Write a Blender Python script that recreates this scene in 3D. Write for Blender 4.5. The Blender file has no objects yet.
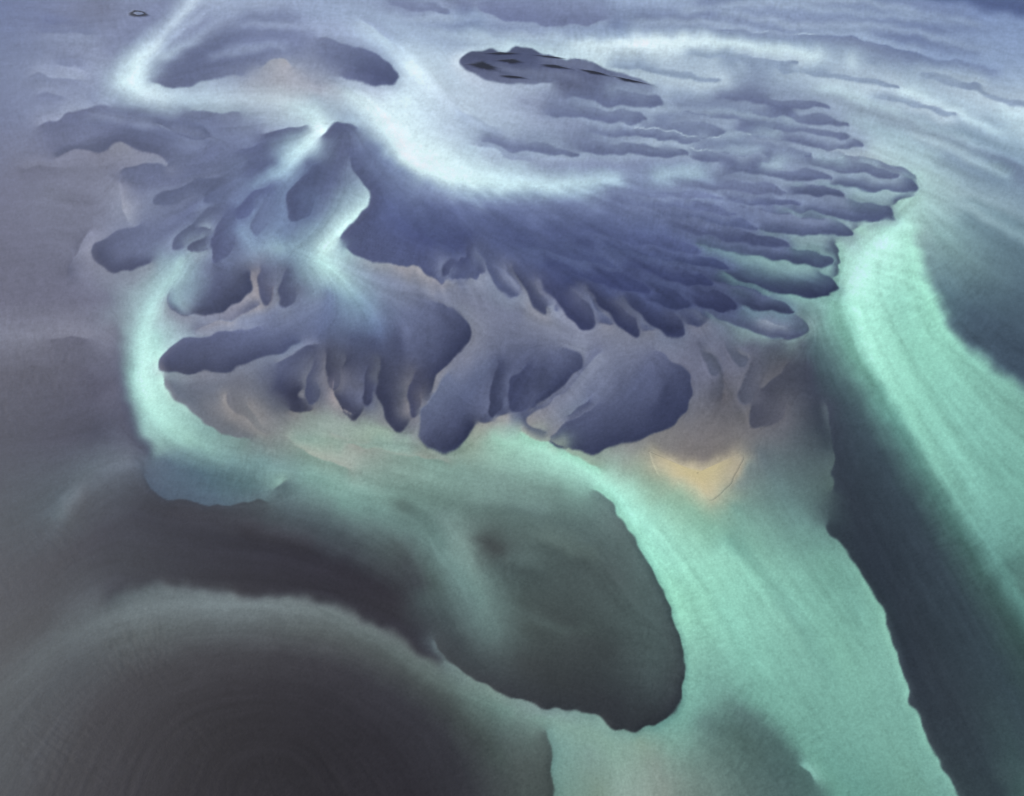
import bpy, math, numpy as np
rng=np.random.default_rng(7)
# ---------------- survey geometry: flat braid plain rectified on to z=0 ----------------
H=120.0; P=math.radians(38); F=820.0
def ground(u,v):
    x=(u-512)/F; y=-(v-398)/F
    dx=x; dy=math.cos(P)+y*math.sin(P); dz=-math.sin(P)+y*math.cos(P)
    t=H/(-dz)
    return dx*t, dy*t
# ---------------- diffusion map of sediment colours, finger lobes with painted shading ----------------
U0,V0,W,Hh=-128,-64,1280,928
acc=np.zeros((Hh,W,3),np.float32); wt=np.zeros((Hh,W),np.float32); accf=np.zeros((Hh,W,2),np.float32); wf=np.zeros((Hh,W),np.float32)
bar=np.zeros((Hh,W),bool)
TAN=[.5]
def lin(c):
    c=np.asarray(c,float)/255.
    return np.where(c<=0.04045,c/12.92,((c+0.055)/1.055)**2.4)
def cols(s,tan=True):
    o=[]
    for k in s.split():
        if k=='-': o.append([np.nan]*3)
        else:
            r,g,b=[int(k[i:i+2],16) for i in (0,2,4)]
            if tan and r>b:   # ochre silt is only a thin wash over grey
                b=b+(max(r,g)-b)*TAN[0]; r=r-(r-min(g,r))*TAN[0]
            o.append([r,g,b])
    return np.array(o,float)
def mix(a,b,t):
    A=cols(a,False)[0];B=cols(b,False)[0]; m=A*(1-t)+B*t
    return '%02x%02x%02x'%tuple(int(round(x)) for x in m)
def spline(pts):
    p=np.array(pts,float); p=np.vstack([2*p[0]-p[1],p,2*p[-1]-p[-2]])
    out=[];par=[]
    n=len(p)-3
    for i in range(n):
        a,b,c,d=p[i:i+4]; L=max(np.hypot(*(c-b)),1); m=int(L/0.35)+2
        t=np.linspace(0,1,m,endpoint=False)[:,None]
        out.append(0.5*((2*b)+(-a+c)*t+(2*a-5*b+4*c-d)*t*t+(-a+3*b-3*c+d)*t**3)); par.append((i+t[:,0])/n)
    return np.vstack(out),np.concatenate(par)
def ci(s,par):
    c=cols(s)
    if len(c)==1: c=np.vstack([c,c])
    x=par*(len(c)-1); i=np.clip(x.astype(int),0,len(c)-2); f=(x-i)[:,None]
    return c[i]*(1-f)+c[i+1]*f
def put(q,c,w=1.0):
    ok=~np.isnan(c[:,0])
    x=np.round(q[:,0]-U0).astype(int); y=np.round(q[:,1]-V0).astype(int)
    ok&=(x>=0)&(x<W)&(y>=0)&(y<Hh)
    x=x[ok];y=y[ok]
    np.add.at(acc,(y,x),c[ok]*w); np.add.at(wt,(y,x),w)
def flow(q,t):
    x=np.round(q[:,0]-U0).astype(int); y=np.round(q[:,1]-V0).astype(int)
    ok=(x>=0)&(x<W)&(y>=0)&(y<Hh); a=np.arctan2(t[:,1],t[:,0])*2
    np.add.at(accf,(y[ok],x[ok]),np.stack([np.cos(a),np.sin(a)],1)[ok]); np.add.at(wf,(y[ok],x[ok]),1)
def erase(q,grow=3.0):
    q=q[::6]; c=q.mean(0)
    x0=int(max(q[:,0].min()-4-U0,0));x1=int(min(q[:,0].max()+5-U0,W)); y0=int(max(q[:,1].min()-4-V0,0));y1=int(min(q[:,1].max()+5-V0,Hh))
    yy,xx=np.mgrid[y0:y1,x0:x1]; X=xx+U0+.01; Y=yy+V0+.013
    ins=np.zeros(X.shape,bool); a=q; b=np.roll(q,-1,0)
    for (ax,ay),(bx,by) in zip(a,b):
        if ay==by: continue
        cnd=(ay>Y)!=(by>Y)
        ins^=cnd&(X<(bx-ax)*(Y-ay)/(by-ay)+ax)
    for _ in range(int(grow)):
        p=np.pad(ins,1); ins=ins|p[:-2,1:-1]|p[2:,1:-1]|p[1:-1,:-2]|p[1:-1,2:]
    acc[y0:y1,x0:x1][ins]=0; wt[y0:y1,x0:x1][ins]=0; bar[y0:y1,x0:x1][ins]=False
def E(pts,l,r,s=1.3,er=False):
    q,par=spline(pts); t=np.gradient(q,axis=0); t/=np.hypot(t[:,0],t[:,1])[:,None]+1e-9
    n=np.stack([-t[:,1],t[:,0]],1)
    k=np.arange(len(q))*0.35
    fade=np.minimum(1,len(q)*.35/150)
    wob=sum(np.sin(k/L*6.283+rng.uniform(0,6.28))*a for L,a in ((61,.9),(37,.6),(19,.25)))*fade
    q=q+n*wob[:,None]
    if er: erase(q)
    cl=ci(l,par); cr=ci(r,par)
    put(q-n*s,cl); put(q+n*s,cr); flow(q,t)
    if s<3:
        ok=~(np.isnan(cl[:,0])|np.isnan(cr[:,0]))
        x=np.round(q[ok,0]-U0).astype(int); y=np.round(q[ok,1]-V0).astype(int)
        m=(x>=0)&(x<W)&(y>=0)&(y<Hh); bar[y[m],x[m]]=True
def LB(pts,out,inn,s=1.3): E(pts,out,inn,s,True)
def S(pts,c,w=1.0):
    q,par=spline(pts); t=np.gradient(q,axis=0)
    put(q,ci(c,par),w); flow(q,t)
def Fg(x0,y0,x1,y1,w,dark,light,bend=0.0,crisp=1.2):
    """a finger-shaped sediment lobe: long pointed root, rounded tip, crisp lee side with shade painted into its colour"""
    a=np.array([x0,y0],float); b=np.array([x1,y1],float); d=b-a; L=np.hypot(*d); d/=L; n=np.array([-d[1],d[0]])
    K=[(0,0),(.3,-.4),(.62,-.85),(.88,-.85),(1,0),(.9,.8),(.65,.95),(.3,.5),(0,0)]
    pts=[tuple(a+d*L*t+n*(k*w*rng.uniform(.8,1.2)+bend*L*t*t)) for t,k in K]
    mi=lambda t:mix(dark,light,t)
    inn=['-','-',mi(.5),mi(.36),mi(.08),dark,mi(.03),mi(.2),'-']  # ridge shading put into the colour: upper side paler, lee side dark
    out=['-','-',mi(.6),mi(.72),light,light,mi(.9),mi(.5),'-']
    E(pts,' '.join(out),' '.join(inn),crisp,True)
def CH(pts,core,side,w=5):
    """a narrow pale channel threading between darker bars"""
    q,par=spline(pts); t=np.gradient(q,axis=0); t/=np.hypot(t[:,0],t[:,1])[:,None]+1e-9; n=np.stack([-t[:,1],t[:,0]],1)
    tp=np.sin(np.clip(par,0,1)*np.pi)**.5*w
    put(q,ci('- '+core+' -',par)); put(q+n*tp[:,None],ci('- '+side+' -',par)); put(q-n*(tp*.9+1)[:,None],ci('- '+side+' -',par)); flow(q,t)

# ===== top band =====
S([(-128,-40),(60,-40),(200,-40),(420,-40),(700,-40),(1150,-30)],'5a6a98 6a7498 a0acc8 8890b0 a0b0cc 506090')
S([(-128,10),(0,5),(60,12),(110,8)],'5a6896 5e6c9c 727aa2 6c7090')
S([(-128,60),(0,55),(70,50),(110,60)],'606c96 68749c 7c84a6 8890b0')
S([(-128,125),(0,118),(40,108),(70,100)],'606890 6a7298 7c84a6 8088a8')
S([(-128,200),(0,190),(50,195),(90,200)],'605f7c 6a6a88 75768f 706f88')
S([(-128,260),(0,250),(60,245),(75,260)],'5a5870 64637e 6e6e88 7a7a94')
S([(178,-10),(158,12),(132,34),(106,56)],'7880a4 747ca2 747ca2 8088ac')
E([(0,36),(40,30),(90,34),(130,28)],'- 606a96 6c769c -','- 7882a6 848eae -',2)
E([(-20,84),(30,74),(80,80),(110,96)],'- 8890b0 98a2be -','- 6a7498 7880a2 -',2)
E([(10,102),(50,92),(90,112)],'- 8088a8 848cac -','- 666e94 6a7296 -',2)
E([(20,18),(60,24),(110,20)],'- 5c689a 666e96 -','- 6c76a0 7880a4 -',2)
E([(30,60),(70,64),(105,72)],'- 6c769c 7880a4 -','- 8890b0 949cba -',2)
E([(20,140),(38,126),(70,112),(110,104),(150,108)],'- 8488a6 9098b4 8c98b4 -','- 5c6288 5a6088 646a90 -')
E([(-10,176),(20,166),(60,168),(100,178)],'- 74748e 80809a -','- 62627e 6c6c86 -',2)
E([(0,222),(40,214),(80,222)],'- 72728c -','- 605f7a -',3)
# stream one and the channels curving inside its bend
S([(205,-20),(190,8),(165,35),(135,62),(125,80)],'b0bcd0 bccedc c4d8e2 cdeceb d0f2f0')
S([(125,80),(150,94),(190,99),(235,97),(275,100),(305,110),(324,122)],'d0f2f0 c4dce0 acc4d2 acbecb b4c4cb b8d8da d0f4f0')
S([(96,78),(90,95),(105,112)],'8890b0 7c86a8 747ca0')
E([(150,108),(190,112),(240,110),(290,112)],'- 98acbc 98aaba -','- 6c7498 747c9c -',2.5)
E([(268,16),(228,22),(196,44),(168,58),(150,68)],'- 6c759a 60698f 68729a -','- 8a94b6 98a6c2 b0c4d2 -',4)
E([(146,72),(152,82),(172,86),(205,80),(245,73),(275,68)],'- 5e668e 5a6188 646c92 747c9e -','- b8d2da a8bccb 98a6bb 8c94b0 -',2)
S([(166,66),(200,54),(232,38),(262,30)],'60698f 58608a 606990 747ca2')
S([(172,76),(210,68),(250,60),(285,52)],'565e86 606890 6c749a 747ca2')
CH([(176,74),(210,56),(250,46),(300,44),(330,30)],'8c98b6 98a4bf 8c98b8','5c648e 68719a 727aa2',5)
CH([(210,32),(250,22),(300,26),(340,24)],'98a4c2 a0acc8 98a4c2','68719a 6c759c 7880a6',5)
CH([(150,60),(168,40),(200,16),(225,0)],'b0c2d4 acbcd2 a8b6ce','7c88aa 7880a6 7880a6',5)
S([(215,14),(260,4),(300,0)],'8c98b8 98a4c2 94a0c0')
E([(225,74),(260,66),(282,58),(292,66),(300,78)],'- 7880a4 8088a8 98a0b8 -','- 989cac a4a4aa a8a4ac -',2)
S([(240,80),(280,80),(320,88),(345,92)],'949aae a0a2ac a4a6b4 b0c4cc')
LB([(292,44),(318,36),(350,44),(385,60),(400,78),(375,84),(340,76),(305,64)],'- 8c96b4 8c98b8 94a4c0 b4c8d8 b0bcd0 9aa4bc -','- 747ca0 646c94 565e88 464c78 4c5280 6a7098 -',2.5)
S([(322,54),(350,62),(378,74)],'6c749a 5c648c 4a507c')
S([(300,20),(340,26),(380,44),(410,70)],'94a0c2 98a4c4 a8bcd0 c4dce4')
E([(330,8),(360,18),(392,40),(412,62)],'- 8c98ba 98a8c4 -','- a8b8ce b0c8d6 -',2)
# band A
S([(300,10),(380,16),(450,32),(540,38),(640,38),(760,45),(860,60),(950,84),(1024,112),(1152,165)],'909ec0 94a4c0 a0b2c8 bcd4dc dcf4f0 cce8e6 c4dee2 c8e8e8 bcd8de a4c0d0')
S([(430,2),(480,6),(540,2),(600,6)],'6c749c 7a82a8 7880a4 8490b2')
S([(410,28),(460,44),(500,44)],'98a8c4 94a4c0 a8bccc')
LB([(612,8),(605,20),(560,26),(510,20),(478,6),(520,-4),(580,-6)],'- 9cacc6 98a8c4 94a2c0 94a2c0 - -','- 7078a0 6c749c 6c74a0 747ca4 - -',2.2)
Fg(360,-4,450,10,5,'6a7298','94a0be',0,2)
S([(620,-5),(720,6),(820,14),(920,30),(1040,56)],'98a8c6 98a8c6 8c9cbe 8c9ec0 8498be')
E([(640,20),(720,27),(800,32),(870,40),(930,56),(1000,68),(1060,82)],'- 94a4c0 8898b8 94a6c4 8ca0c4 8ca0c4 -','- 7c8aac 7884a8 7480a4 6c7ca4 7888b0 -',2)
for p in [[(600,0),(680,8),(760,2),(860,12),(950,22),(1040,46)],[(640,14),(720,12),(800,24),(900,28),(980,50),(1070,66)],[(560,12),(620,22),(700,20),(780,32),(860,34),(940,56),(1040,76)],
          [(700,-10),(780,-4),(870,2),(960,20),(1060,36)],[(450,20),(520,34),(600,32),(660,26)],[(360,8),(420,18),(470,16),(500,26)]]:
    CH(p,'b8cada bccedc b4c8da b0c4da','6f7ba2 7682a8 6c7aa4 6c7ca6',3.6)
for a in [(640,48,800,60,3),(720,60,900,80,3),(820,50,980,82,3),(880,64,1040,104,3),(560,58,720,76,3),(840,84,960,112,3)]: Fg(*a,'7c8cac','b8ccd6',.02,2)
S([(700,-18),(780,-14),(860,-8)],'8088a8 7c84a8 8894b4')
E([(880,-14),(930,-2),(980,8),(1060,22)],'4c5c8c 506090 4c5c90 48588c','8090b8 8494bc 8094c0 7c90b8',3)
S([(900,112),(960,132),(1040,166)],'90a4b8 8098ac 7890a8')
E([(820,62),(900,84),(980,116),(1060,148)],'- a8c0cc a4bccc -','- d4f2f0 d0eeee -',3)
CH([(870,120),(930,138),(990,166),(1060,190)],'b4d0d4 acc8d0 a0c0c8','8498ac 7c90a8 748ca4',7)
CH([(880,90),(940,104),(1000,130),(1060,150)],'c8e4e6 bcdce0','94a8bc 8ca4b8',5)
# lens with islets
LB([(640,104),(560,84),(510,82),(478,74),(462,62),(470,52),(510,48),(560,56),(610,68),(660,86),(720,100)],'- a0acc4 a8b4c8 b8c4d4 c0d0d8 b8d4da b8d4da b8d0d6 a8bcc8 -','- 747c9c 686e90 585c80 42466a 42466a 4a5076 585e82 6c7494 -',1.6)
S([(480,58),(540,66),(600,76)],'4a4e72 525880 60668a')
CH([(474,68),(500,66),(530,72),(580,76),(640,92)],'9098b0 8c94ae 8890ac','484c70 50567a 5c6286',3)
CH([(500,54),(540,60),(590,66),(640,80)],'8c94ae 9098b0','4a4e74 565c82',3)
S([(560,84),(620,90),(660,98)],'5c6080 646888 70789c')
# pale shelf
S([(410,60),(440,90),(480,120),(540,145),(600,152)],'cce6ea b8cad8 a4b2c8 98a6c0 8c98b4')
S([(400,95),(450,130),(500,155),(570,165),(660,160),(740,158)],'c8e4e8 b0c2d4 9ca8c2 8088ac 7c86aa 8490b0')
S([(440,50),(470,90),(520,115),(580,120)],'acc0d0 acbccc 9ca8c0 8890b0')
S([(720,95),(800,108),(880,128),(940,150)],'94a4b8 98a8b8 98b4c0 a0c0c8')
E([(490,84),(520,100),(560,112),(600,120)],'- 8c94b0 8088a8 -','- a8b2c8 98a2be -',2)
E([(430,70),(460,104),(500,128),(560,142)],'- b8cad8 a4b4ca -','- a0b0c8 94a4be -',2)
E([(420,112),(470,142),(530,160),(600,166)],'- 9cacc6 8894b4 -','- acc4d4 a0b4c8 -',2)
for a in [(600,146,770,158,6),(480,140,690,150,6),(640,138,812,152,7),(540,124,700,136,6),(680,118,862,143,9),(580,114,728,130,7),(630,102,800,118,6),(500,106,650,116,7),(520,90,664,100,8),(670,90,830,106,5),(740,122,850,134,4),(440,134,580,152,5),(710,104,850,122,4)]:
    Fg(*a,'5c648c','9cacc2',.01,1.8)
for p in [[(560,98),(640,108),(720,110),(800,122),(860,130)],[(540,120),(620,124),(700,134),(780,134),(850,146)],[(560,140),(650,142),(740,150),(820,150)]]: CH(p,'b4c4d2 b0c4d0 b0c8d0','7480a2 707c9f 7c8ca8',3.5)
# stream two
S([(345,84),(368,104),(388,132),(410,156),(450,174),(500,182),(560,182),(640,176),(720,168)],'b4ccd2 d0ecea d4f4f0 d8f8ee d0f4ec c0e4e4 b8dadf a6c4d2 9cb8c8')
E([(720,168),(790,158),(850,156),(880,160)],'- 94a8bc 98b0be -','acc4d0 a8c4cc a4c0ca 9cb8c0',1.5)
S([(310,95),(335,106),(350,125)],'94a6b4 98aaba 8090ac')
# knob right of funnel
E([(316,146),(322,132),(338,122),(356,126),(368,140)],'- c0dcdc a0b8c8 a0b8cc - ','- 4c527a 4a507a 4c527c -')
S([(368,140),(388,158),(410,178),(450,196)],'6c7aa0 7484ac 7c8cb0 7884ac')
E([(352,150),(352,170),(368,186),(370,198),(352,222),(338,240),(330,262)],'58608c 4c547a 464c76 464c74 4a507c -','5c6490 8090ac a4c4cc b0d8d6 a8d8d2 -')
S([(346,142),(338,165),(328,190),(318,215)],'585e84 586088 5c6690 7080a4')
S([(366,204),(344,226),(324,244),(318,262),(326,284)],'bce4de c8f4ea c8f4e8 a8d8d2 8cacb8')
# funnel
S([(322,124),(304,142),(282,164),(262,180),(240,206),(212,236),(190,254)],'dcfaf2 c8f0ea a8ccd8 88a4c0 7c94b4 88a4b8 98bcc0')
E([(318,128),(300,134),(270,140),(240,150),(215,164)],'- 505888 58608c 5c6490 -','- a0c0cc 7484a8 7078a0 -',2)
LB([(238,140),(262,132),(290,128),(308,124),(300,134),(270,142)],'- 848cac 98a8bc b0ccd0 - -','- 50567e 50567e 68708f - -',1.4)
S([(280,162),(245,176),(215,190),(185,210)],'505882 565e88 5c648c 646c94')
S([(308,160),(312,190),(300,220),(280,235)],'4c547e 4e5882 5c6890 7088a8')
Fg(335,140,292,222,12,'464e78','6c80a6',.04,2.4)
Fg(275,146,200,198,9,'4c547c','7480a4',-.06,2)
Fg(255,164,155,208,8,'525a80','7880a0',.06,2)
Fg(290,170,238,218,8,'4c5484','6c7ca4',.04,2.4)
S([(120,178),(160,184),(200,175)],'606688 6a7096 5c648c')
E([(118,195),(120,172),(140,164),(170,162),(212,166)],'- 7c7c98 88889f 8890ac -','- 5a6084 5c6286 60688e -',2)
LB([(105,200),(118,182),(122,205),(126,222),(112,230)],'- 70708c 9c9cac 9498ac -','- 8c8ca2 8488a0 7c8098 -',1.5)
S([(50,150),(80,138),(120,122),(160,116),(215,118)],'62668a 6a7094 60668c 5c6288 60688e')
E([(30,150),(55,156),(75,150),(100,150),(118,142),(140,150),(165,156),(175,166),(212,160)],'- 50567a 4e5478 50567a 525880 50567c 5c6288 5c648a -','- 7c7c96 80809a 7c7a90 888898 84849c 8888a0 7c809c -')
Fg(130,112,215,135,9,'525a82','747ea0',0,2)
CH([(40,126),(90,116),(150,124),(215,138),(240,150)],'8890b0 8c96b4 8088aa','5c648a 5a6288 586088',5)
S([(215,112),(212,140),(206,156)],'7078a0 6c749c 68709a')
# left lobes
LB([(180,240),(150,262),(118,270),(96,262),(94,246),(112,232),(140,220),(170,208)],'- 88909f 808498 78788e 8888a0 7c809c 747c9e -','- 4a5076 3e446a 3c4268 444a70 585e84 626a90 -',1.5)
S([(110,256),(140,248),(170,230),(195,213)],'5a6084 646c90 626a90 5c648c')
E([(120,262),(142,254),(160,246)],'- 8890a4 -','- 444a6e -',1)
E([(75,286),(68,270),(76,248),(95,228),(118,212)],'- 605f78 64647e 707088 -','- 484a68 8c8ca4 8484a0 -')
S([(84,268),(90,285),(110,298)],'80809a 74748e 70708a')
Fg(240,192,168,243,8,'4c547a','7c88a6',-.08)
Fg(238,222,190,252,5,'444a6e','8494a8',.06)
E([(184,232),(198,226),(212,230),(216,240),(206,248),(192,250),(178,256)],'- 8490a8 a0b0ba b0c0c2 98a8b4 8c9cac -','- 50567a 444a6e 444a6e 50567a 5c648a -',1)
Fg(235,190,218,262,11,'4a507a','7480a4',.03)
Fg(270,186,258,234,8,'5c6890','7488ac',.03,2)
S([(240,228),(252,240),(264,247),(282,246)],'7890b0 8098b4 88a0b8 94b8c0')
# lobe 170-250
LB([(235,262),(252,272),(250,292),(225,308),(195,316),(172,308),(168,292),(182,268)],'- 9a8c8c a89c98 9490a4 88889c 84889c 8090a4 -','- 3e4468 3e4468 3a4064 3a4064 464c72 646c90 -',1.5)
S([(205,266),(218,280),(212,298)],'646c8c 52587e 464c70')
LB([(258,262),(268,282),(258,304),(230,318),(195,330),(240,332),(290,318),(300,290),(285,262)],'- b8a494 ac9c90 98949c 7c7c94 - - - -','- 505680 50567c 70708a 686c88 - - - -',1.2)
Fg(262,250,268,306,6,'3f456c','988f94')
Fg(292,250,285,306,9,'484e76','8088a0',0,2)
S([(280,256),(300,254),(320,266)],'7488a8 88a8b8 a8d8d2')
# left channel
S([(180,256),(166,285),(148,315),(138,345),(137,370),(143,395),(160,420),(190,440),(235,458),(285,466),(330,480)],'a0ccca 9cccc8 a8dcd2 b4eede b8f4e2 b4f0dc 9cd8c6 84b8a8 6f9a98 749c98 78a698')
E([(120,325),(122,360),(128,395),(140,430),(160,458)],'88a0a8 8cbcb4 8cbcb4 7ca8a0','747488 60607a 54546e 484c64',5)
S([(170,296),(190,314),(220,320),(280,308),(320,298)],'90bcc0 8c94a8 8088a4 747c9e 7884a4')
E([(155,330),(160,350),(162,378),(180,400),(210,425),(250,440)],'- 6c7c94 54586e 646c80 686c78 6c747c','98ccc4 a0d8ca a0d8c8 94c8ba 78a8a0 749088',2)
S([(-128,340),(0,335),(60,332),(110,340)],'64647c 76768c 7e7c90 7a7a90')
E([(0,345),(50,338),(90,338),(112,350)],'- 7c7a90 807e92 -','- 646278 626078 -',2)
S([(-128,300),(0,300),(50,295),(95,300)],'5c5a70 62607a 686680 6c6a84')
S([(-128,380),(0,375),(60,372),(95,378)],'504e62 565468 5a586c 54526a')
S([(-128,450),(0,445),(60,440),(100,432)],'44465a 484a5e 4a4a60 44465e')
E([(60,420),(95,400),(112,380),(100,365)],'- 504e66 5a5870 -','- 5c5a72 64627a -',3)
S([(-128,540),(0,520),(50,500),(90,470),(130,455)],'484a5c 444c58 4c5864 5c6874 6c7484')
S([(-128,620),(0,600),(60,560),(110,530)],'40404e 424450 42424e 3e3e4e')
# dark arrow lobe
LB([(330,318),(300,340),(250,362),(200,371),(163,370),(160,356),(172,342),(210,334),(260,324),(320,304)],'- 7080a0 787c90 80808f 90acb0 a4dccc 94b8bc 8488a0 7c84a4 -','- 4c547c 3e4468 3a4062 3a4062 444a70 52587e 565c84 687098 -')
# plume from (330,265) down
S([(318,262),(335,272),(352,292),(368,312),(380,335)],'b4e8e0 a8d8d0 8cb2be 7088a8 5c6c96')
S([(345,262),(380,276),(420,288),(470,300),(520,315)],'90acb8 848ca8 7c8098 76788f 747894')
S([(330,290),(325,320),(310,350),(285,372)],'6c7ca4 606c94 4e567e 50567a')
LB([(385,288),(430,296),(462,316),(470,334),(456,356),(436,374),(428,398),(400,380),(380,330)],'- 7c809c 84889c 8c8c9c 84849a 908c90 908880 - -','- 646a8e 50567c 3a4066 3a4066 3c4066 444860 - -',1.6)
S([(400,310),(430,325),(430,350),(410,375)],'6a7296 5e6488 50567a 424868')
E([(386,300),(400,325),(404,350),(398,372)],'- 6c7498 5c6288 -','- 5a6086 484e72 -',3)
E([(352,318),(350,345),(342,362)],'- 485078 444a6e -','- 5c6890 5c6084 -',3)
E([(372,318),(380,345),(376,366)],'- 6c7498 5c6288 -','- 50587e 444a6e -',3)
# pocket left of drips
S([(190,384),(215,388),(240,376)],'66697c 6c7080 6c6c7c')
E([(232,372),(226,392),(238,414),(268,434),(310,450)],'- 6c6c78 747478 7c8080 -','- 9c9480 908a80 88887e -',1.2)
E([(244,384),(246,402),(264,422),(290,434)],'- 8c8880 848480 -','- 74767c 7c807f -',1.2)
LB([(248,378),(275,362),(310,345),(332,346),(318,366),(304,384),(300,396),(312,408),(290,408),(266,396)],'- 74788a 7c809c 8488a0 8c8a92 908c8c 8c8680 888078 84807c -','- 545a7e 444a6e 3a4062 363a58 343856 343654 363854 383c5a -')
S([(285,366),(278,385),(290,398)],'5a6084 3c4266 343658')
Fg(322,340,306,404,8,'42486c','7c7c88',-.05,1.6)
Fg(346,322,356,418,14,'303454','7c7c84',.02)
Fg(326,330,336,392,7,'363a5a','84808a')
Fg(385,322,396,430,19,'303456','7c7e86',-.03,1.5)
Fg(420,350,414,418,7,'3c4064','948a88')
Fg(372,350,366,404,6,'363a5c','6c7090')
E([(336,362),(333,380),(338,400),(350,414),(366,416)],'- 70708a 3a3c58 3a3c58 -','- b4907f b8a48a a89c84 -',1)
# drip D
LB([(495,400),(476,424),(466,442),(444,452),(424,446),(418,430),(430,400),(450,372),(480,348),(510,350)],'- a8a888 8ca48c 8ca898 849888 848890 84889c 7c8098 - -','- 3a4064 383e62 3a4064 444a6c 585e80 646c8c 6c7494 - -',1.5)
S([(490,362),(468,390),(450,420),(440,438)],'666e90 5c6488 50567a 444a6c')
S([(505,375),(485,402),(468,428)],'4a5076 3e4468 383e62')
LB([(510,340),(560,345),(582,356),(566,382),(540,402),(505,415),(478,420),(480,390)],'- 7c809a 84889c 88889c 8c8c98 a49884 a4a48c -','- 646a8c 4e5478 3c4268 3a4064 3a4064 464a6a -',1.5)
Fg(506,338,494,416,9,'363c5e','646a8c',0.03,1.6)
Fg(545,345,512,413,13,'3c4268','666c8e',.04,1.6)
S([(550,355),(555,368),(543,386)],'5e6488 52587c 424868')
LB([(630,345),(600,350),(575,380),(550,400),(528,420),(545,430),(575,420),(610,400),(640,370)],'- 84889e 7c8098 84849a 9c9484 8c9c88 - - -','- 6c7092 646a8c 565c80 484e72 3c4266 - - -',1.6)
E([(612,372),(590,398),(568,416),(548,428)],'- 3c4266 3c4266 -','- 70789a 70788a -',1.4)
# lobe E
LB([(610,348),(655,350),(682,364),(692,384),(688,408),(665,428),(625,442),(590,452),(556,444),(552,434),(572,420),(600,400),(612,375)],'- 7c8098 74748c 74748c 74747f 848078 8c8f88 94ac98 98b4a0 848488 7a7e98 747a9a -','- 6a6e90 50567a 444a6e 3c4266 3a4064 3a4064 3a4064 3c4262 464c6e 50567a 5e6488 -',1.5)
S([(648,368),(625,395),(600,425)],'5e6488 565c7e 484e70')
E([(655,362),(664,385),(652,410),(625,430)],'- 444a6e 3a4064 -','- 585e82 4e5478 -',3)
# fan, main body
E([(345,246),(362,258),(400,264),(422,270),(440,282)],'4c547c 484e78 4c547e 444a74 404670','94bcc0 90a0ac 989498 9c9898 908c98')
S([(460,200),(540,205),(620,205),(700,196),(780,186)],'6a76a0 6c78a2 707ca6 7480a8 7882a4')
S([(385,200),(400,225),(430,240),(480,248)],'5a6698 4c568a 444c80 3e4676')
S([(500,230),(570,235),(640,235),(720,235)],'505a8a 505a8a 525c8a 4e5886')
S([(480,262),(560,280),(640,290),(720,290)],'363e6a 323a68 303864 343c66')
S([(560,300),(620,312),(690,315)],'2e3660 2e3660 343a64')
for a in [(400,200,470,262,'465080','586490'),(430,205,520,268,'3c4474','505a8a'),(480,210,590,282,'38406e','4c5684'),(540,215,660,288,'38406e','4c5682'),(600,222,720,282,'3a446e','505a84'),(450,205,545,275,'525c8c','48527e'),(510,212,620,286,'525c8a','444e7c')]: S([(a[0],a[1]),((a[0]+a[2])/2,(a[1]+a[3])/2+4),(a[2],a[3])],mix(a[4],'6c78a4',.5)+' '+a[4]+' '+a[5])
E([(440,282),(455,280),(485,272),(492,262),(486,254)],'404670 5c648c 444a76 505880 -','94909a 888c9c 9498b0 a0a8bc -')
Fg(480,236,456,281,9,'363c66','6c7498',.12)
Fg(454,246,444,278,4,'3c426c','7c84a4')
E([(500,254),(510,272),(528,288),(540,302),(566,306),(590,320),(622,322),(640,329),(684,324),(700,325),(722,310)],'- 444a74 3c426e 363c68 323864 323864 323864 343a64 343a64 3c4268 484e70','- 8890a8 9094a4 98989c 908c98 8c8a98 7c7c8c 787888 747488 747488 7c8498')
# irregular frayed foot of the fan: clustered, forked, unequal lobes
for a in [(470,225,514,300,12,'464e78','8890a8',-.05),(498,250,524,290,4,'545c86','8c90a8',0),(500,240,553,310,8,'3c426a','8c8c98',.06),(545,262,558,312,4,'424a74','848aa2',0),
          (520,250,596,325,13,'303660','84869c',.03),(580,270,612,318,5,'3a426c','70789a',0),(570,262,640,330,8,'2e345e','7c7e92',.05),(630,285,648,326,4,'3a406a','666e90',0),
          (600,268,684,332,13,'2e345c','727890',.02),(655,285,716,314,6,'383e66','6c7494',.03),(660,276,732,321,8,'30365e','6c748c',.04)]: Fg(*a,1.8)
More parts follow.
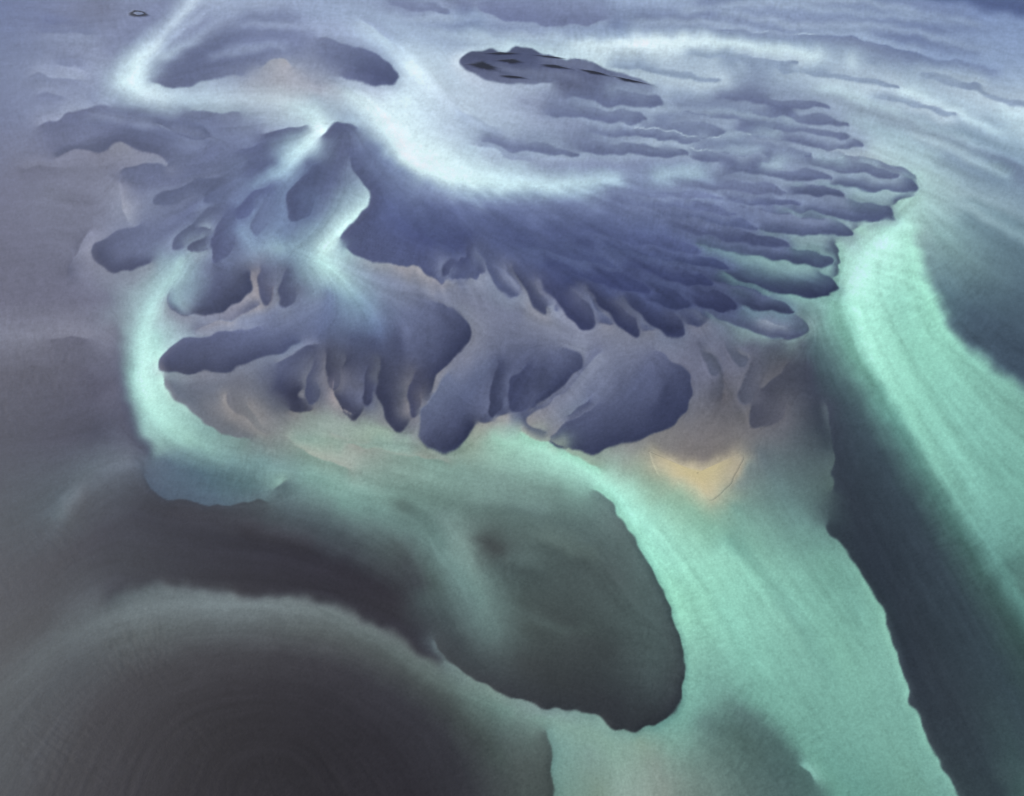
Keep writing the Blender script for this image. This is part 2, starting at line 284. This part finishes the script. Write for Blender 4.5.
# right lobate edge of fan
E([(830,150),(870,156),(905,168),(919,180),(905,198),(880,218),(850,228)],'a8b8c4 a8bcc4 a8cccc a0ccc0 a4d4c4 a4dcc4 a4dcc4','8890ac 68708f 545c84 4c547a 4c547a 4c5276 585e7c')
E([(850,228),(834,240),(838,262),(826,292),(808,286)],'- a4e0c8 9cdcc4 90d0b8 -','- 4c5276 40466a 3c4266 -')
for a in [(650,290,810,326,15,'4a5074','88aca8',.015),(640,276,792,303,9,'363c60','7090a0',.04),(600,278,740,306,10,'323862','58628c',.0),
          (630,254,780,286,7,'363e66','606a92',.03),(620,236,838,282,17,'343a62','84bcb0',.015),(590,252,715,286,6,'384070','545e8a',.0),(560,266,690,300,9,'343c66','4c5682',.03),
          (640,226,832,262,9,'3c446a','88b8b0',.0),(560,232,730,264,7,'3c4674','5a6692',.02),(500,246,650,288,9,'384070','4e5888',.01),(470,230,620,262,5,'465080','586490',.03),
          (620,214,790,240,6,'464e78','6c789e',.03),(650,204,856,230,11,'485078','90b0b4',.0),(530,216,700,250,8,'4c5686','6470a0',.0),(600,200,760,222,5,'525c88','7480a6',.03),
          (690,194,836,214,5,'4c547c','808cac',.02),(690,186,896,213,11,'4c547c','8cacb0',.0),(560,194,740,208,5,'606a96','7884aa',.02),(650,184,800,202,5,'565e8a','8290b2',.01),
          (710,178,850,192,5,'4c547c','8896b2',.02),(720,164,917,184,11,'4c547c','9cc0c0',.0),(620,176,790,188,5,'646c94','8c9ab8',.01),(690,164,830,175,5,'565e86','98a8be',.02),(770,156,902,172,6,'586086','9cb0c0',.02),(560,186,720,194,4,'6c76a0','8492b4',.01)]: Fg(*a,1.4)
E([(738,302),(760,318),(785,326),(802,322)],'- 747c98 707892 -','- 9ca4b4 8c98a8 -',1)
# right flats and streams
S([(870,146),(930,172),(980,200),(1060,230),(1152,270)],'acc8cc a0c4c4 90acb4 7c98a8 7090a0')
E([(740,72),(820,88),(900,116),(960,140),(1010,158),(1080,190)],'- b4d0d6 acc8d0 a8c4ce 98b4c6 8cacc0','- 94a4b8 8c9cb0 7c8ca4 7080a0 6c809c',3)
S([(900,215),(880,232),(860,255),(845,285)],'a0dcca ace8d4 b0f0dc a8e8d0')
S([(940,230),(985,270),(1040,300),(1152,340)],'84b0ac 607f86 526a7c 5c7888')
CH([(930,186),(980,212),(1040,244),(1100,262)],'98b8bc 88a8b0 7898a4','7494a0 64828f 5c7888',9)
E([(960,220),(1000,250),(1050,268)],'- 6c8894 -','- 587484 -',5)
E([(915,230),(925,262),(940,300),(958,336),(990,362),(1040,396),(1152,450)],'88aca8 709498 547480 4c6274 485c70 44586c 40586c','98d8c0 94dcc0 8cdcbc 84d0b4 7cc4ac 74b4a0 70b09c',4)
S([(970,310),(1010,340),(1080,380)],'485e70 405264 3e5064')
S([(850,300),(870,350),(905,410),(945,480),(990,550),(1040,630),(1090,700)],'a0eccf 98e4c8 86d4b8 76bca6 64a496 548e82 487468')
S([(890,290),(920,350),(970,420),(1030,490),(1152,600)],'88d0b8 80ccb0 78c0aa 6cb09c 60988c')
E([(818,300),(828,335),(852,375),(880,425),(912,480),(945,540),(985,610),(1030,690),(1080,780)],'88d0b8 78c0a8 70b8a0 60a494 548c80 48786f 40645f 3a5854 38504f','5c7c80 547278 4a646c 425460 3c4c58 3c4a56 3c4c56 3c5058 3e5058',17)
S([(1000,560),(1040,600),(1100,680)],'50867c 50786f 486c66')
S([(990,700),(1010,740),(1020,796)],'3c4e54 3e565a 40605e')
S([(990,780),(1060,760),(1152,740)],'405458 446464 486468')
S([(802,340),(812,380),(830,440),(850,500),(880,560),(910,620),(950,700),(1000,796)],'54586c 44485c 3a4452 363f4c 333d4a 353f4a 38424c 384850')
# below fan
E([(800,396),(825,402),(832,440),(834,490),(826,530)],'- 44485c 3c4454 3a4452 -','- 606c74 56686e 54706a -',2)
S([(690,338),(740,345),(790,340)],'70728a 686a80 54586e')
S([(715,370),(735,395),(750,425)],'5e5c6e 606068 686664')
Fg(812,340,756,430,15,'4a4b5e','78767a',.05,1.5)
Fg(700,326,716,374,8,'565a72','72728a',0,1.8)
Fg(722,326,745,364,8,'555a70','74748a',0,1.8)
E([(676,340),(705,350),(722,372),(720,400),(700,425)],'- 74768a 706e80 686468 -','- 5a5e72 565a6c 54525f -',2)
E([(735,340),(738,352),(758,362),(780,372)],'- 7c7c84 74747f -','- 5c6074 585c70 -',1.5)
Fg(766,340,742,404,9,'54566a','706e7c',0,1.8)
# sand bank & turquoise outflow
TAN[0]=.1
E([(625,448),(652,446),(680,456),(708,460),(734,446),(750,434)],'- 7c7c78 807a74 847c74 7c7874 -','- a8a080 c0b288 c0b288 a89c80 -',3)
S([(655,458),(690,474),(708,488),(714,500)],'b8ae88 ccc090 c4b88a a8aa88')
E([(762,428),(746,460),(736,482),(720,504)],'- 748684 788c88 -','- b4a884 aca684 -',3)
TAN[0]=.5
S([(612,454),(644,474),(682,500),(716,526)],'90a48c 90aa90 88b698 7cb89c')
E([(478,424),(520,430),(560,446),(600,466),(640,496)],'- a8ac88 98b098 88a890 -','- 88c4a8 90d8b8 90d8b8 -',2.5)
S([(490,434),(540,446),(590,470),(630,505),(665,545),(695,590),(715,630)],'94ccb0 a0e0c4 a4ecd0 9cecd0 90dcc0 88d4b4 80c8ac')
E([(486,422),(492,438),(500,440)],'- c0b078 -','- b0b48c -',1)
S([(760,450),(775,480),(800,520),(830,560),(860,610)],'646f76 648280 649088 68a490 6cac98')
S([(735,505),(760,550),(800,600),(840,650),(880,720),(920,790)],'70a090 7cbca4 7cc4ac 74b8a0 70b09c 68a490')
S([(720,600),(750,660),(800,720),(860,790)],'84d0b4 78c0a8 6cac98 60a08f')
E([(700,500),(725,540),(760,575),(800,610)],'- 6cac98 70b09a -','- 88d0b4 84ccb0 -',4)
E([(720,520),(760,580),(810,650),(860,740)],'- 74b8a0 70b09c 6cac98 -','- 84d0b4 7cc0a8 70b09c -',4)
E([(800,480),(826,524),(858,566),(885,615),(902,670),(925,730),(960,796),(990,850)],'- 38444f 333d4a 333f4a 363f4c 38424c 3a4a50 3c4c50','- 608c84 70b09c 78bca4 74b4a0 70b09c 6ca898 60a08c',2)
# central grey-green lobe
LB([(560,470),(595,488),(625,520),(648,560),(668,600),(681,640),(685,680),(676,708),(655,724),(625,729),(590,712),(545,706),(495,690),(455,664),(432,640),(420,600),(440,520),(500,480)],'- 88ccb0 94e0c0 90e4c4 8cdcb8 84ccb0 7cc0a8 70b09c 6ca898 7ca898 78a094 809c98 789488 6c8480 64787c - - -','- 688c84 647c78 56706c 4c605f 485858 40484c 3a3e46 363a40 363a40 383c42 3a3e44 3e4248 40464a 464c50 - - -',1.5)
S([(290,440),(330,440),(380,444),(440,462),(500,480),(560,490)],'88ac9c 8cac98 8cb4a4 80a898 789c90 709488')
S([(300,470),(360,490),(420,500),(500,510),(580,530),(620,580)],'7cb09f 7ca89a 6c9084 607c74 58706c 50605e')
S([(340,500),(400,520),(440,550),(470,590),(488,640)],'6c988c 688c84 6c9088 6c9088 5c7470')
S([(440,510),(462,545),(480,590),(500,640)],'6c8c84 78988e 6c8f86 5c7470')
S([(400,500),(420,515),(440,545)],'587068 5c7c74 648880')
E([(470,540),(500,560),(540,570),(580,600)],'- 5c7470 546864 -','- 4a5c5a 465654 -',4)
E([(500,520),(540,540),(590,560),(620,600)],'- 647c74 586c66 -','- 506460 4a5a58 -',5)
E([(410,480),(470,500),(540,510),(590,530)],'- 789c90 6c8c84 -','- 607c74 5a7470 -',4)
E([(480,590),(530,620),(590,640),(650,640)],'- 566864 4c5c58 -','- 4a5854 444e4e -',5)
S([(520,600),(560,620),(610,650)],'4c5c58 465250 404a4a')
S([(520,660),(560,685),(620,705)],'444c4c 3c4244 383c42')
S([(420,590),(440,620),(460,650)],'4c605f 485658 444c50')
# sandy veins
E([(280,420),(285,436),(310,452),(350,466),(372,474)],'- 98a88c a8b08c a0ac90 -','- 8c9484 80a08f 84a494 -',1.2)
E([(330,420),(350,440),(400,452),(450,460),(530,482)],'- 90b09a a4a888 98a88c -','- a4a48c 84a494 7c9c8c -',1.2)
E([(300,440),(330,456),(380,462)],'- b8b48c -','- 90a890 -',1)
E([(430,452),(470,462),(520,476)],'- b0ac88 -','- 84a090 -',1)
E([(300,418),(330,432),(370,440),(410,442)],'- 98ac94 94ac98 -','- a8ac90 98ac94 -',1)
S([(300,412),(340,418),(380,428),(410,434)],'889886 94a890 94b098 90b09c')
S([(480,540),(500,552),(510,560)],'444c4c 484f4e 50605c')
# speckled band under left channel
LB([(300,486),(270,500),(215,504),(160,496),(142,470),(150,450)],'- 485458 3e404c 3a3c4a 4c5464 -','- 607c80 50667a 485a70 54647c -',2.5)
S([(160,458),(200,474),(245,485),(270,488)],'52667c 4a687a 507478 6c9090')
E([(310,468),(278,482),(262,500)],'- 587478 50686c -','- 84b0a0 78a498 -',2)
E([(100,470),(80,490),(60,520),(40,545)],'- 50545f 4c545e -','- 6c7884 5c6c74 -',5)
E([(120,455),(140,458),(150,470)],'- 6c7488 -','- 505468 -',2)
# dark brown area
S([(130,515),(200,535),(280,548),(350,572),(400,600)],'3a3b4b 363543 34313f 34303c 38343d')
S([(120,560),(180,575),(250,580),(330,592),(400,618)],'3e404c 383845 36333f 36323e 38353d')
S([(170,512),(230,516),(280,520)],'403e4c 484854 4c585e')
E([(180,520),(240,528),(310,550),(370,580)],'- 46444f 43414c -','- 36333e 35323d -',4)
E([(350,505),(400,540),(430,590),(440,640)],'- 607c78 506460 -','- 50605f 40424a -',7)
S([(280,512),(330,530),(390,560)],'506066 4c5a60 4c585a')
E([(60,640),(110,598),(150,585),(220,590),(250,596),(320,600),(390,632),(440,664),(500,694)],'- 3c3e4c 383945 393843 383540 373440 383440 383440 -','- 505c62 5c6a6d 6e7c7e 7a898a 748482 6c7a78 647670 -',3.5)
S([(-128,760),(0,690),(60,640),(130,610),(220,602),(310,610),(380,642),(440,682),(500,706),(560,722),(610,745),(625,796),(630,864)],'404a50 4c545a 566065 667476 748485 6c7a79 5e6c69 5e706a 6c9084 7ca494 80a894 8ca88a 8c9c7c')
S([(-128,700),(0,650),(50,610)],'40424e 464a52 44464e')
S([(-40,800),(10,730),(70,668),(140,636),(230,624),(320,632),(390,662),(450,706),(500,760),(506,820)],'40464f 454b53 495058 535c5d 5c6668 586160 4f5857 475250 4b5b56 4c5854')
S([(50,830),(72,765),(108,704),(165,668),(240,654),(325,666),(395,700),(450,750),(478,830)],'3a3942 3b3a43 3d3b44 424148 45444a 413e46 3c3a43 3a3941 3a3a41')
S([(110,830),(130,765),(170,712),(245,690),(330,706),(400,770),(420,830)],'35323b 35323b 36333b 37333b 35313a 332f38 343038')
S([(200,830),(220,760),(260,740),(310,750),(345,800)],'302c35 302c34 302c34 2f2b33 2f2b33')
S([(-20,796),(0,760)],'444a52 444a52')
LB([(518,704),(545,730),(554,765),(552,810),(552,850),(505,850),(505,760)],'- 74a094 70a094 6c9080 6c8878 - -','- 5c706a 4c5854 485450 465250 - -',1.8)
S([(500,730),(520,770),(522,840)],'566a66 505c58 4a5854')
S([(590,750),(600,796),(600,864)],'7ca094 7c9884 788c78')
S([(640,735),(660,770),(670,864)],'84a890 84987e 7c886c')
S([(700,720),(740,740),(780,770),(800,864)],'608880 507068 4c6c68 54706c')
S([(700,680),(690,720),(670,745)],'70b09c 6ca494 78a894')
E([(700,690),(740,700),(790,740),(830,796),(850,850)],'- 6cac98 68a894 60a08c 5c9888','- 587c76 50746e 507870 507870',9)
E([(785,758),(800,762),(816,780),(822,800)],'- 80c4b0 80c0ac -','- 5c8c80 58847c -',1.5)
# ---------- multilevel solve ----------
def shift4(a):
    p=np.pad(a,((1,1),(1,1))+((0,0),)*(a.ndim-2),mode='edge'); return p[:-2,1:-1],p[2:,1:-1],p[1:-1,:-2],p[1:-1,2:]
def solve(A,w,iters=(400,150,90,70,60,60)):
    lv=[(A,w)]
    for _ in range(5):
        a,b=lv[-1]; h,k=b.shape
        lv.append((a.reshape(h//2,2,k//2,2,-1).sum((1,3)),b.reshape(h//2,2,k//2,2).sum((1,3))))
    x=None
    for (a,b),it in zip(lv[::-1],iters):
        m=(b>0)[...,None]; c=np.where(m,a/np.maximum(b,1e-6)[...,None],0).astype(np.float32)
        if x is None: x=np.where(m,c,c.sum((0,1))/m.sum()).astype(np.float32)
        else: x=np.repeat(np.repeat(x,2,0),2,1); x=np.where(m,c,x)
        for _ in range(it):
            s=shift4(x); x=np.where(m,c,(s[0]+s[1]+s[2]+s[3])*0.25)
    return x
col=solve(acc.copy(),wt)
fl=solve(accf,wf,(200,60,30,15,8,4))
for _ in range(20): fl=(fl*2+sum(shift4(fl)))/6
m=(~bar).astype(np.float32)[...,None]
for _ in range(24):
    s=shift4(col*m); q=shift4(m); n=col*m+s[0]+s[1]+s[2]+s[3]; d=m+q[0]+q[1]+q[2]+q[3]
    col=np.where(m>0,n/np.maximum(d,1),col)
n=sum(shift4(col)); col=col*.6+n*.1
# ---------- flow-aligned silt threads, slight fraying, ripples ----------
ang=np.arctan2(fl[...,1],fl[...,0])/2; FX=np.cos(ang); FY=np.sin(ang)
def samp(a,y,x): return a[np.clip(y,0,Hh-1).astype(int),np.clip(x,0,W-1).astype(int)]
def blur(a,k):
    for _ in range(k): a=(a*2+sum(shift4(a)))/6
    return a
yy,xx=np.mgrid[0:Hh,0:W].astype(np.float32)
def lic(noise,n,st,fx,fy):
    tot=noise.copy()
    for sg in (1,-1):
        y=yy.copy();x=xx.copy();px=fx*sg;py=fy*sg
        for i in range(n):
            x+=px*st;y+=py*st
            gx=samp(fx,y,x);gy=samp(fy,y,x);d=np.sign(gx*px+gy*py);d[d==0]=1
            px=gx*d;py=gy*d; tot+=samp(noise,y,x)
    return tot
def nrm(a): a=a-a.mean(); return a/a.std()
R_=lambda:rng.standard_normal((Hh,W)).astype(np.float32)
def tri(a,n): a=np.mod(a,2*(n-1)); return np.where(a>n-1,2*(n-1)-a,a)
def bilg(a,sx,sy):
    ix=np.clip(sx.astype(int),0,W-2); iy=np.clip(sy.astype(int),0,Hh-2); tx=(sx-ix); ty=(sy-iy)
    if a.ndim==3: tx=tx[...,None];ty=ty[...,None]
    return (a[iy,ix]*(1-tx)+a[iy,ix+1]*tx)*(1-ty)+(a[iy+1,ix]*(1-tx)+a[iy+1,ix+1]*tx)*ty
AX,AY=385.-U0,105.-V0
rx=xx-AX; ry=(yy-AY); rr=np.hypot(rx,ry)+1e-3; DX=(rx/rr).astype(np.float32); DY=(ry/rr).astype(np.float32)
radial=nrm(lic(nrm(blur(R_(),6)),22,1.5,DX,DY)); radial2=nrm(lic(nrm(blur(R_(),26)),26,2.5,DX,DY))
sm=lambda a,lo,hi:(lambda t:t*t*(3-2*t))(np.clip((a-lo)/(hi-lo),0,1))
U=xx+U0; V=yy+V0
fan=sm(rr,60,150)*sm(U,360,480)*sm(V,150,190)*sm(V,325,300)*sm(U,945,900)
dsp=fan*(radial*.7+radial2*2.2)
w1=nrm(blur(R_(),60)); w2=nrm(blur(R_(),60))
col=bilg(col,np.clip(xx-DX*dsp+w1*1.1,0,W-1.01),np.clip(yy-DY*dsp+w2*1.0,0,Hh-1.01))
fine=nrm(lic(blur(R_(),1),6,1.0,FX,FY))
med=nrm(lic(nrm(blur(R_(),8)),30,1.6,FX,FY))
broad=nrm(lic(nrm(blur(R_(),45)),36,3.0,FX,FY))
rip=nrm(lic(blur(R_(),3),4,1.0,-FY,FX))
def lowf(k):
    a=rng.standard_normal((Hh//k+2,W//k+2)); y=np.arange(Hh)/k; x=np.arange(W)/k; yi=y.astype(int);xi=x.astype(int); ty=(y-yi)[:,None];tx=(x-xi)[None]
    ty=ty*ty*(3-2*ty);tx=tx*tx*(3-2*tx)
    return (a[yi][:,xi]*(1-tx)+a[yi][:,xi+1]*tx)*(1-ty)+(a[yi+1][:,xi]*(1-tx)+a[yi+1][:,xi+1]*tx)*ty
mask=np.clip(nrm(lowf(90)+lowf(40)*.5)*.5+.2,0,1); mask2=np.clip(nrm(lowf(110)+lowf(50)*.5)*.5+.8,.2,1.4)
grain=nrm(blur(R_(),1)); g2=nrm(blur(R_(),4))
c=lin(np.clip(col,0,255)).astype(np.float32)
g=c.mean(-1,keepdims=True); isb=np.clip((c[...,2:]-c[...,1:2])/g*3,0,1)
c=g+(c-g)*(.80+.0*isb)
c*=(1+np.array([-.05,.015,0])*isb)
near=sm(V,620,420)
tex=1+0.014*fine+0.024*med*mask2+.045*broad*mask2*(.45+.55*near)+.03*mask*rip+.03*grain+.014*g2+fan*(.028*radial+.03*radial2)
c*=tex[...,None]
lum=c.mean(-1)
c=c*(np.clip(lum/.235,.05,3)**.17)[...,None]
hgt=(-blur(lum,50)*1.5-blur(lum,16)*.2+blur(med,3)*.004+blur(rip,2)*mask*.006).astype(np.float32)
alb=np.clip(c*np.array([.985,.965,.955]),0.004,0.9)
# ---------- mesh ----------
us=np.concatenate([-3000+np.arange(0,2800,100),np.arange(-200,-20,4),np.arange(-20,1045,1),np.arange(1048,1250,4),np.arange(1250,4100,100)]).astype(float)
vh=398-F*math.tan(P)
vs=np.concatenate([vh+np.array([1,1.6,2.5,4,6,9,13,18,24,31,40,50,62,75,90,105,120,135,150,165,180]),np.arange(vh+186,-22,5),np.arange(-20,816,1),np.arange(818,870,4),np.arange(880,1260,20)])
UU,VV=np.meshgrid(us,vs)
gx,gy=ground(UU,VV)
def bilin(a,U,V): return bilg(a,tri(U-U0,W),tri(V-V0,Hh))
CC=bilin(alb,UU,VV); ZZ=bilin(hgt,UU,VV)
R,C=UU.shape
co=np.stack([gx,gy,ZZ],-1).reshape(-1,3).astype(np.float32)
def grid_mesh(name,co,R,C):
    me=bpy.data.meshes.new(name)
    idx=np.arange(R*C).reshape(R,C)
    f=np.stack([idx[1:,:-1],idx[1:,1:],idx[:-1,1:],idx[:-1,:-1]],-1).reshape(-1,4)
    me.vertices.add(R*C); me.vertices.foreach_set('co',co.ravel())
    me.loops.add(f.size); me.loops.foreach_set('vertex_index',f.ravel().astype(np.int32))
    me.polygons.add(len(f)); me.polygons.foreach_set('loop_start',(np.arange(len(f))*4).astype(np.int32))
    me.update(calc_edges=True); me.polygons.foreach_set('use_smooth',np.ones(len(f),bool)); me.update()
    ob=bpy.data.objects.new(name,me); bpy.context.scene.collection.objects.link(ob); return ob
def setcol(me,a):
    at=me.color_attributes.new('sediment','FLOAT_COLOR','POINT')
    a=a.reshape(-1,3); at.data.foreach_set('color',np.concatenate([a,np.ones((len(a),1))],-1).astype(np.float32).ravel())
ob=grid_mesh('braided_river_ground',co,R,C); setcol(ob.data,CC)
def N(nt,t,**k):
    n=nt.nodes.new(t)
    for a,b in k.items(): setattr(n,a,b)
    return n
def mat_river(name,spec=.1):
    m=bpy.data.materials.new(name); m.use_nodes=True; nt=m.node_tree; b=nt.nodes['Principled BSDF']; L=nt.links.new
    a=N(nt,'ShaderNodeAttribute',attribute_name='sediment')
    tc=N(nt,'ShaderNodeTexCoord')
    n1=N(nt,'ShaderNodeTexNoise'); n1.inputs['Scale'].default_value=2.6; n1.inputs['Detail'].default_value=4; n1.inputs['Roughness'].default_value=.7
    n2=N(nt,'ShaderNodeTexNoise'); n2.inputs['Scale'].default_value=.12; n2.inputs['Detail'].default_value=5
    L(tc.outputs['Object'],n1.inputs['Vector']); L(tc.outputs['Object'],n2.inputs['Vector'])
    r1=N(nt,'ShaderNodeMapRange'); r1.inputs[1].default_value=.25; r1.inputs[2].default_value=.75; r1.inputs[3].default_value=.9; r1.inputs[4].default_value=1.1
    r2=N(nt,'ShaderNodeMapRange'); r2.inputs[1].default_value=.3; r2.inputs[2].default_value=.7; r2.inputs[3].default_value=.95; r2.inputs[4].default_value=1.05
    L(n1.outputs[0],r1.inputs[0]); L(n2.outputs[0],r2.inputs[0])
    mu=N(nt,'ShaderNodeMath',operation='MULTIPLY'); L(r1.outputs[0],mu.inputs[0]); L(r2.outputs[0],mu.inputs[1])
    vm=N(nt,'ShaderNodeVectorMath',operation='SCALE'); L(a.outputs['Color'],vm.inputs[0]); L(mu.outputs[0],vm.inputs['Scale'])
    L(vm.outputs[0],b.inputs['Base Color'])
    b.inputs['Roughness'].default_value=.5; b.inputs['Specular IOR Level'].default_value=spec
    bp=N(nt,'ShaderNodeBump'); bp.inputs['Strength'].default_value=.18; bp.inputs['Distance'].default_value=.1
    L(n1.outputs[0],bp.inputs['Height']); L(bp.outputs[0],b.inputs['Normal'])
    return m
ob.data.materials.append(mat_river('silty_river_bed'))
# ---------- exposed banks and islets (low mounds emerging from the bed) ----------
bankmat=mat_river('bank_sediment',.08)
def islet(name,pts,rgb,h=.25,soft=.3,amp=.05):
    q,_=spline(pts+[pts[0]]); q=q[::3]; c=q.mean(0)
    k=np.arange(len(q))/len(q)*6.2832; ph=rng.uniform(0,6.28,4)
    q=c+(q-c)*(1+amp*(np.sin(k*3+ph[0])+.8*np.sin(k*5+ph[1])+.6*np.sin(k*9+ph[2])+.4*np.sin(k*17+ph[3])))[:,None]
    v=[];cl=[]; target=lin(rgb)
    SS=np.concatenate([[1.03],np.linspace(1,.02,16)])
    for s in SS:
        p=c+(q-c)*s; X,Y=ground(p[:,0],p[:,1]); e=np.clip((1-s)/soft,0,1); e=e*e*(3-2*e)
        Z=bilin(hgt,p[:,0],p[:,1])+(h*e+.01 if s<=1 else -.15)
        v.append(np.stack([X,Y,Z],1)); b=bilin(alb,p[:,0],p[:,1]); cl.append(b*(1-e)+target*e*rng.uniform(.93,1.07,(len(q),1)))
    n=len(q); v=np.vstack(v); f=[]
    for r in range(len(SS)-1):
        for i in range(n): j=(i+1)%n; f.append((r*n+i,r*n+j,(r+1)*n+j,(r+1)*n+i))
    me=bpy.data.meshes.new(name); me.from_pydata(v.tolist(),[],f); me.update()
    for p in me.polygons: p.use_smooth=True
    setcol(me,np.vstack(cl)); me.materials.append(bankmat); o=bpy.data.objects.new(name,me); bpy.context.scene.collection.objects.link(o); return o
islet('sand_bank',[(650,450),(668,458),(690,464),(712,467),(728,458),(740,452),(744,458),(736,474),(728,486),(713,498),(696,490),(676,480),(658,472)],(200,186,142),.08,.9,.02)
for o in ([(464,64),(474,60),(488,62),(502,69),(486,71)],[(492,60),(510,58),(526,62),(512,64)],[(480,53),(502,51),(522,53),(500,55)],[(534,63),(556,64),(574,69),(550,68)],
          [(574,67),(598,71),(614,76),(590,74)],[(528,54),(552,55),(570,58),(544,57)],[(496,74),(514,75),(530,78),(506,78)],[(606,74),(630,78),(652,84),(624,81)]): islet('gravel_islet',o,(36,36,48),.25,.6,.09)
islet('gravel_islet',[(126,12),(134,9),(146,11),(150,15),(140,17),(130,16)],(44,46,60),.3,.4)
islet('gravel_islet',[(131,13),(136,11),(143,12),(145,14),(138,15)],(120,130,156),.45,.4)
# ---------- light: soft sun from the upper left ----------
sc=bpy.context.scene
w=bpy.data.worlds.new('World'); sc.world=w; w.use_nodes=True; nt=w.node_tree
sk=N(nt,'ShaderNodeTexSky'); sk.sky_type='NISHITA'; sk.sun_disc=False; sk.sun_elevation=math.radians(38); sk.sun_rotation=math.radians(-60)
nt.links.new(sk.outputs[0],nt.nodes['Background'].inputs[0]); nt.nodes['Background'].inputs[1].default_value=.1
l=bpy.data.lights.new('sun','SUN'); l.energy=3.8; l.angle=math.radians(4); l.color=(1,.96,.9)
lo=bpy.data.objects.new('sun',l); sc.collection.objects.link(lo); lo.rotation_euler=(math.radians(52),0,math.radians(-120))
cam=bpy.data.cameras.new('camera'); cam.sensor_width=36; cam.lens=F*36/1024; cam.clip_end=100000
co_=bpy.data.objects.new('camera',cam); sc.collection.objects.link(co_); co_.location=(0,0,H); co_.rotation_euler=(math.pi/2-P,0,0); sc.camera=co_
sc.view_settings.view_transform='Standard'; sc.view_settings.look='None'; sc.view_settings.exposure=0
